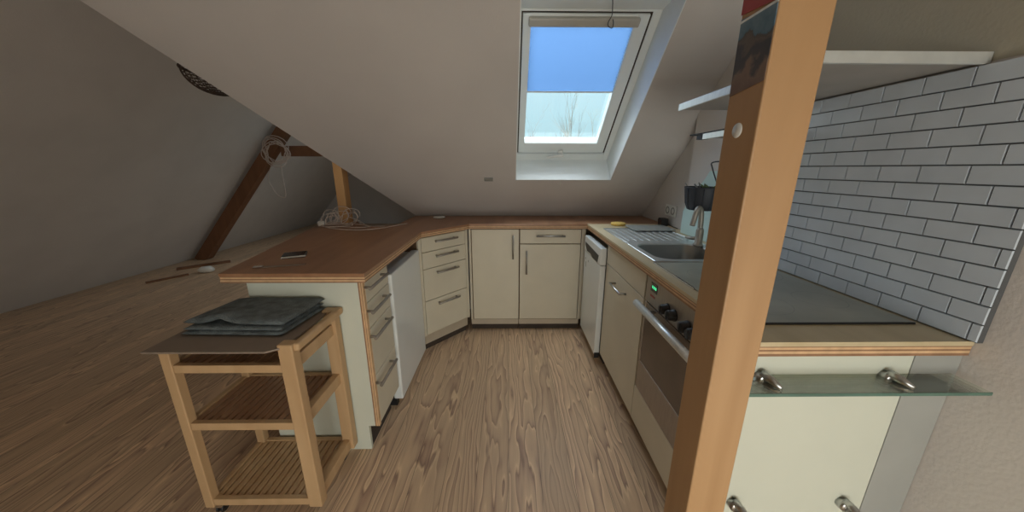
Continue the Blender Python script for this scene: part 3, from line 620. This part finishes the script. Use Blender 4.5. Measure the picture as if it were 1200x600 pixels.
# ================================================================== TIMBERS
cb = thing('wooden_post', 'thick orange-brown pine post standing from floor to ceiling at the right front', 'post', (.485, .657, 0))
box((.438, .610, 0), (.532, .7035, zt)).build('timber', 'column', cb, .003)
mb = MB(); mb.lathe((.4365, .661, 1.392), [(.001, 0), (.013, 0), (.014, .0018)], 20, axis='X'); o = mb.build('hole_cover', 'plastic', cb); o.scale = (1, 1, 1)
ps = thing('picture_print', 'glossy mountain landscape print pinned on the left side of the orange post', 'picture', (.437, .655, 1.46))
MB().slab([(.4365, .7000, 1.458), (.4365, .612, 1.468), (.4365, .612, 1.582), (.4365, .7000, 1.590)], (.0012, 0, 0)).build('paper', 'poster', ps)
pt = MB(); pt.slab([(.436, .702, 1.598), (.436, .612, 1.588), (.436, .612, 1.70), (.436, .702, 1.71)], (.0015, 0, 0))
tag(pt.build('picture_card', 'red'), 'dark red card pinned on the orange post just above the landscape print', 'picture')
mb = MB(); mb.box((.4362, .611, 1.583), (.4378, .702, 1.587)); tag(mb.build('border_strip', 'alu'), 'thin pale strip between the red card and the landscape print', 'strip')

rf = thing('rafter', 'dark brown slanting timber rafter against the far left sloping wall', 'beam', (-4.6, 4.78, 0))
a_ = math.atan(WALLC); u_ = Vector((math.cos(a_), 0, math.sin(a_))); v_ = Vector((math.sin(a_), 0, -math.cos(a_)))
p0_ = Vector((-4.66, 4.72, .03)); 
mb = MB(); mb.slab([p0_+v_*.004, p0_+u_*.02+v_*0-u_*.0, p0_+u_*3.3, p0_+u_*3.3+v_*.15, p0_+u_*.10+v_*.15, p0_+v_*.09], (0, .12, 0)); mb.build('timber', 'rafter', rf, .003)
cl_ = MB(); cl_.box((-3.12, 4.725, 1.48), (-1.50, 4.835, 1.615)); tag(cl_.build('collar_beam', 'rafter', bevel=.003), 'short dark horizontal collar beam running right from the slanting rafter', 'beam')
pw = MB(); pw.box((-1.292, 2.50, .911), (-1.228, 2.585, 1.42))
tag(pw.build('timber_post', 'postw', bevel=.002), 'slim light pine post between the brown worktop and the ceiling edge', 'post')

# ================================================================== CABLES
def coil(c, ax1, ax2, r, n, jit, seg=24):
    pts = []
    for k in range(int(n*seg)+1):
        a = 2*math.pi*k/seg; rr = r*(1+.16*math.sin(k*.37)+.10*math.sin(k*.13+1)); q = Vector(c)+Vector(ax1)*rr*math.cos(a)+Vector(ax2)*rr*math.sin(a)
        q += Vector((math.sin(k*.71), math.cos(k*.53), math.sin(k*.33)))*jit; pts.append(q)
    return pts
cc = thing('cable_coil', 'coil of white cable hung where the dark rafter meets the collar beam', 'cable', (-3.14, 4.66, 1.52))
mb = MB(); mb.tube(coil((-3.15, 4.66, 1.53), (1, 0, .1), (-.1, 0, 1), .15, 7, .022), .0055, 5); mb.build('windings', 'cable', cc)
mb = MB(); mb.tube(bez([(-3.19, 4.65, 1.42), (-3.30, 4.65, 1.2), (-3.24, 4.65, 1.0), (-3.16, 4.65, .93), (-3.10, 4.65, .96), (-3.10, 4.65, 1.25), (-3.09, 4.65, 1.44)]), .004, 5); mb.build('hanging_loop', 'cable', cc)
tn_ = thing('cable_tangle', 'tangle of thin white cables heaped on the brown worktop at the light post foot', 'cable', (-1.2, 2.4, .91))
mb = MB(); Z = .9145
mb.tube(bez([(-1.40, 2.42, Z), (-1.28, 2.30, Z), (-1.12, 2.22, Z), (-.98, 2.22, Z), (-.88, 2.30, Z), (-.80, 2.42, Z+.002), (-.77, 2.47, Z)]), .0034, 6)
mb.tube(bez([(-1.38, 2.36, Z), (-1.22, 2.44, Z+.008), (-1.08, 2.38, Z+.008), (-.98, 2.30, Z+.008), (-1.05, 2.26, Z+.008), (-1.2, 2.30, Z+.008)]), .003, 6)
mb.tube(bez([(-1.20, 2.47, Z+.05), (-1.12, 2.43, Z+.03), (-1.02, 2.37, Z), (-.93, 2.36, Z), (-.9, 2.36, Z)]), .003, 6)
mb.build('loose_strand', 'cable', tn_)
mb = MB()
for (cx_, cy_, r_, hh) in ((-1.26, 2.44, .075, .06), (-1.33, 2.42, .06, .05), (-1.18, 2.42, .07, .05), (-1.30, 2.40, .05, .04)):
    mb.tube(coil((cx_, cy_, .918+hh), (1, .2, 0), (.1, .3, .8), r_*.85, 2.2, .006), .0026, 5)
mb.tube(coil((-1.25, 2.36, .920), (1, 0, 0), (0, .6, 0), .10, 2.5, .003), .0026, 5)
mb.build('looped_strand', 'cable', tn_)
mb = MB(); mb.box((-1.395, 2.38, .911), (-1.345, 2.42, .945)); mb.build('plug', 'plastic', tn_, .004)

# ================================================================== ON THE LEFT WORKTOP
ph = thing('phone', 'small dark phone-like device lying on the brown worktop', 'phone', (-1.03, 1.54, .91))
Mx = Matrix.Translation((-1.035, 1.54, .911)) @ Matrix.Rotation(.45, 4, 'Z')
box((-.05, -.045, 0), (.05, .045, .010), mtx=Mx).build('case', 'black', ph, .003)
box((-.046, -.041, .010), (.046, .041, .0108), mtx=Mx).build('screen', 'screen', ph)
box((-.05, -.047, .002), (.05, -.0452, .009), mtx=Mx).build('metal_rim', 'satin', ph)
Mx = Matrix.Translation((-1.02, 1.355, .911)) @ Matrix.Rotation(.30, 4, 'Z')
rl = thing('ruler_strip', 'thin grey strip with a short metal end lying near the worktop front edge', 'strip', (-1.02, 1.355, .911))
box((-.03, -.012, 0), (.13, .012, .002), mtx=Mx).build('strip', 'tray', rl)
box((-.065, -.012, 0), (-.03, .012, .006), mtx=Mx).build('metal_end', 'chrome', rl, .001)
ds_ = MB(); ds_.lathe((-.592, 2.79, .9105), [(.03, 0), (.048, .004), (.050, .012), (.046, .014), (.02, .013)], 24)
tag(ds_.build('saucer', 'plastic'), 'small round white dish on the brown back worktop near the slope', 'dish')
# floor oddments beyond the worktop
wb = MB(); wb.tube([(-4.02, 4.08, .035), (-3.98, 4.10, .042), (-3.90, 4.12, .045), (-3.86, 4.13, .04)], [.02, .042, .045, .02], 12); tag(wb.build('plastic_bottle', 'plastic'), 'small white plastic object lying on the floor beyond the left worktop corner', 'bottle')
bt = MB(); bt.slab([(-4.45, 4.25, 0), (-4.05, 4.62, 0), (-4.02, 4.58, 0), (-4.42, 4.20, 0)], (0, 0, .03)); tag(bt.build('wood_batten', 'rafter'), 'short dark wooden batten on the floor at the foot of the slanting rafter', 'batten')
bt = MB(); bt.slab([(-4.30, 3.70, 0), (-4.10, 4.02, 0), (-4.07, 4.0, 0), (-4.27, 3.68, 0)], (0, 0, .02)); tag(bt.build('wood_offcut', 'rafter'), 'thin dark wood offcut on the floor left of the white plastic object', 'offcut')

# round wicker shade seen behind the ceiling edge
pd = thing('pendant_shade', 'dark round wicker lamp shade hanging partly hidden behind the ceiling edge', 'lamp', (-2.43, 3.05, 2.1))
PC = Vector((-2.43, 3.05, 2.10)); mb = MB(); PR = .225
def dome(a, f): return PC+Vector((PR*math.sin(a)*math.cos(f), PR*math.sin(a)*math.sin(f), -PR*.82*math.cos(a)))
for k in range(28):
    f = 2*math.pi*k/28; mb.tube([dome(a, f) for a in [math.radians(8+i*10) for i in range(9)]], .0032, 4)
for a in range(10, 91, 8): mb.tube([dome(math.radians(a), 2*math.pi*k/40) for k in range(41)], .0035, 4)
mb.build('wicker_shade', 'wicker', pd)
mb = MB(); mb.tube([dome(math.pi/2, 2*math.pi*k/40) for k in range(41)], .011, 8); mb.build('rim', 'wicker', pd)
mb = MB(); mb.tube([PC+Vector((0, 0, -.02)), PC+Vector((0, 0, zt-PC.z))], .004, 6); mb.tube([PC+Vector((-PR, 0, 0)), PC+Vector((0, 0, .10)), PC+Vector((PR, 0, 0))], .004, 6); mb.build('cord', 'black', pd)

# small plate on the slope
def on_slope(name, x0, x1, s0, s1, t, m): mb = MB(); slbox(mb, x0, x1, s0, s1, -t, 0); return mb.build(name, m, bevel=.002)
tag(on_slope('wall_plate', -.185, -.118, .485, .515, .012, 'pot'), 'tiny grey plate fixed on the sloping ceiling left below the skylight', 'plate')
mb = MB(); mb.lathe(sp(.405, .458, -.006), [(.001, 0), (.006, 0), (.006, .006)], 10); mb.tube([sp(.405, .458, 0), sp(.405, .455, -.014)], .002, 6); tag(mb.build('wall_hook', 'plastic'), 'tiny white hook just below the skylight opening', 'hook')

# ================================================================== TROLLEY
ct = thing('trolley', 'pale wooden slatted kitchen trolley on casters by the peninsula end', 'trolley', (-.95, 1.13, 0))
CX0, CX1, CY0, CY1 = -1.170, -.722, .978, 1.290
LZ0, LZ1 = .052, .735
for x0, x1, y0, y1, z1 in ((CX0, CX0+.034, CY0, CY0+.034, LZ1), (CX0, CX0+.034, CY1-.034, CY1, LZ1), (CX1-.050, CX1, CY0, CY0+.040, .752), (CX1-.050, CX1, CY1-.040, CY1, .752)):
    box((x0, y0, LZ0), (x1, y1, z1)).build('leg', 'beech', ct, .004, seg=3)
for z in (.645, .410, .060):
    mb = MB(); mb.box((CX0+.034, CY0+.004, z), (CX1-.05, CY0+.024, z+.030)); mb.box((CX0+.034, CY1-.024, z), (CX1-.05, CY1-.004, z+.030)); 
    mb.box((CX1-.042, CY0+.040, z-.002), (CX1-.014, CY1-.040, z+.046)); mb.box((CX0+.004, CY0+.034, z), (CX0+.024, CY1-.034, z+.030))
    sh_ = mb.build('shelf_frame', 'beech', ct, .002)
    mb = MB(); n_ = 14; xa, xb = CX0+.026, CX1-.044; pw_ = (xb-xa)/n_
    for k in range(n_): mb.box((xa+k*pw_+.004, CY0+.024, z+.014), (xa+(k+1)*pw_-.004, CY1-.024, z+.026))
    mb.build('shelf_slats', 'beechx' if z > .2 else 'beech', sh_, .001)
# side rails and push handle on the right
mb = MB(); mb.box((CX1-.010, CY0+.010, .722), (CX1+.016, CY1+.006, .752)); mb.build('push_handle', 'beech', ct, .008, seg=3)
tb = [(-1.196, .955), (-.795, .955), (-.752, .985), (-.752, 1.292), (-1.196, 1.292)]
MB().prism(tb, .7355, .7425).build('top_board', 'tray', ct, .001, label='thin greyish brown top board with a clipped front corner')
for x, y in ((CX0+.030, CY0+.025), (CX0+.030, CY1-.035), (CX1-.055, CY0+.045), (CX1-.055, CY1-.055)):
    c_ = MB(); c_.tube([(x, y, LZ0+.008), (x, y, .044)], .006, 8); c_.box((x-.012, y-.008, .030), (x+.012, y+.008, .048)); cs = c_.build('caster', 'chrome', ct, .002)
    w_ = MB()
    for dx in (-.013, .007): w_.lathe((x+dx, y+.008, .018), [(.001, 0), (.016, 0), (.018, .002), (.016, .006), (.001, .006)], 18, axis='X')
    w_.build('wheel', 'black', cs)

# --- folded towel
tw = thing('towel', 'folded dark grey-blue towel lying on top of the wooden trolley', 'towel', (-.97, 1.22, .743))
def towel_layer(c, z0, th, seed, corners, nx=30, ny=20, lift=None):
    rnd = random.Random(seed); ph1, ph2 = rnd.uniform(0, 6), rnd.uniform(0, 6); vs = []; 
    def P(u, v):
        a, b, c_, d = corners; q = (Vector(a)*(1-u)*(1-v)+Vector(b)*u*(1-v)+Vector(c_)*u*v+Vector(d)*(1-u)*v); return q
    top = []; bot = []
    for j in range(ny+1):
        for i in range(nx+1):
            u, v = i/nx, j/ny; q = P(u, v); e = min(1, min(u, 1-u)*nx/2.6, min(v, 1-v)*ny/2.2); rnd_ = math.sqrt(max(0, 1-(1-e)**2))
            wv = .0025*math.sin(u*9+ph1)*math.cos(v*7+ph2); l_ = lift(u, v) if lift else 0
            top.append((q.x, q.y, z0+th*(.5+.5*rnd_)+wv*rnd_+l_)); bot.append((q.x, q.y, z0+th*(.5-.5*rnd_)+l_*.97))
    W_ = nx+1; vs = top+bot; K = len(top); fs = []
    for j in range(ny):
        for i in range(nx):
            a = j*W_+i; fs += [(a, a+1, a+W_+1, a+W_), (K+a, K+a+W_, K+a+W_+1, K+a+1)]
    return MB().add(vs, fs, 0, True)
C1 = [(-1.165, 1.060), (-.800, 1.050), (-.775, 1.285), (-1.16, 1.285)]
towel_layer(0, .743, .016, 3, C1).build('lower_fold', 'towel', tw)
C2 = [(-1.160, 1.066), (-.806, 1.056), (-.778, 1.288), (-1.15, 1.288)]
towel_layer(0, .759, .014, 5, C2, lift=lambda u, v: .004*v).build('middle_fold', 'towel', tw)
C3 = [(-1.172, 1.085), (-.800, 1.066), (-.772, 1.290), (-1.13, 1.290)]
towel_layer(0, .774, .020, 9, C3, lift=lambda u, v: .022*math.exp(-((u-.34)/.11)**2)*max(0, 1-v*2.2)+.005*math.sin(u*3.0)*v+.004*v).build('upper_fold', 'towel', tw)

# ================================================================== OUTSIDE
struct(box((-60, 8.5, -6.2), (80, 160, -6)), 'ground', 'grass')
def tree(x, y, h, seed, m, spread, label, levels=4, r0=.24):
    rnd = random.Random(seed); t = thing('bare_tree', label, 'tree', (x, y, -6), 'trees beyond the skylight')
    trunk = MB(); tw_ = MB()
    def grow(p, d, L_, r_, lv):
        q = p; pts = [p]; rs = [r_]; n = 4
        for k in range(n):
            d = (d+Vector((rnd.uniform(-1, 1), rnd.uniform(-1, 1), rnd.uniform(-.2, .6)))*.13).normalized(); q = q+d*L_/n; pts.append(q); rs.append(r_*(1-.5*(k+1)/n))
        (trunk if lv == 0 else tw_).tube(pts, rs, 5 if lv < 2 else 3, cap=False)
        if lv < levels:
            for k in range(5 if lv else 9):
                i = rnd.randint(1, n) if lv else 1+k % n; a = rnd.uniform(0, 6.28); s_ = rnd.uniform(.35, .75)*spread
                nd = (d+Vector((math.cos(a), math.sin(a), .1))*s_).normalized(); grow(pts[i], nd, L_*rnd.uniform(.45, .62), rs[i]*.5, lv+1)
    grow(Vector((x, y, -6)), Vector((0, 0, 1)), h*.55, r0, 0)
    trunk.build('trunk', m, t); tw_.build('branches', m, t)
lab = ['tall pale bare tree near the middle of the clear skylight pane', 'bare grey tree behind the tan treetops in the right half of the clear pane', 'slender bare tree at the left edge of the skylight pane',
       'low tan twiggy treetop low in the middle of the clear skylight pane', 'low tan twiggy treetop in the bottom right corner of the clear skylight pane']
specs = [(2.9, 38, 16.2, 1, 'twig', .55), (7.0, 41, 16.8, 2, 'twig', .55), (-.6, 44, 16.0, 3, 'twig', .55), (6.2, 27, 12.0, 4, 'tan', .9), (9.6, 34, 13.6, 5, 'tan', .9)]
for (x, y, h, sd, m_, spd), l_ in zip(specs, lab): tree(x, y, h, sd, m_, spd, l_)
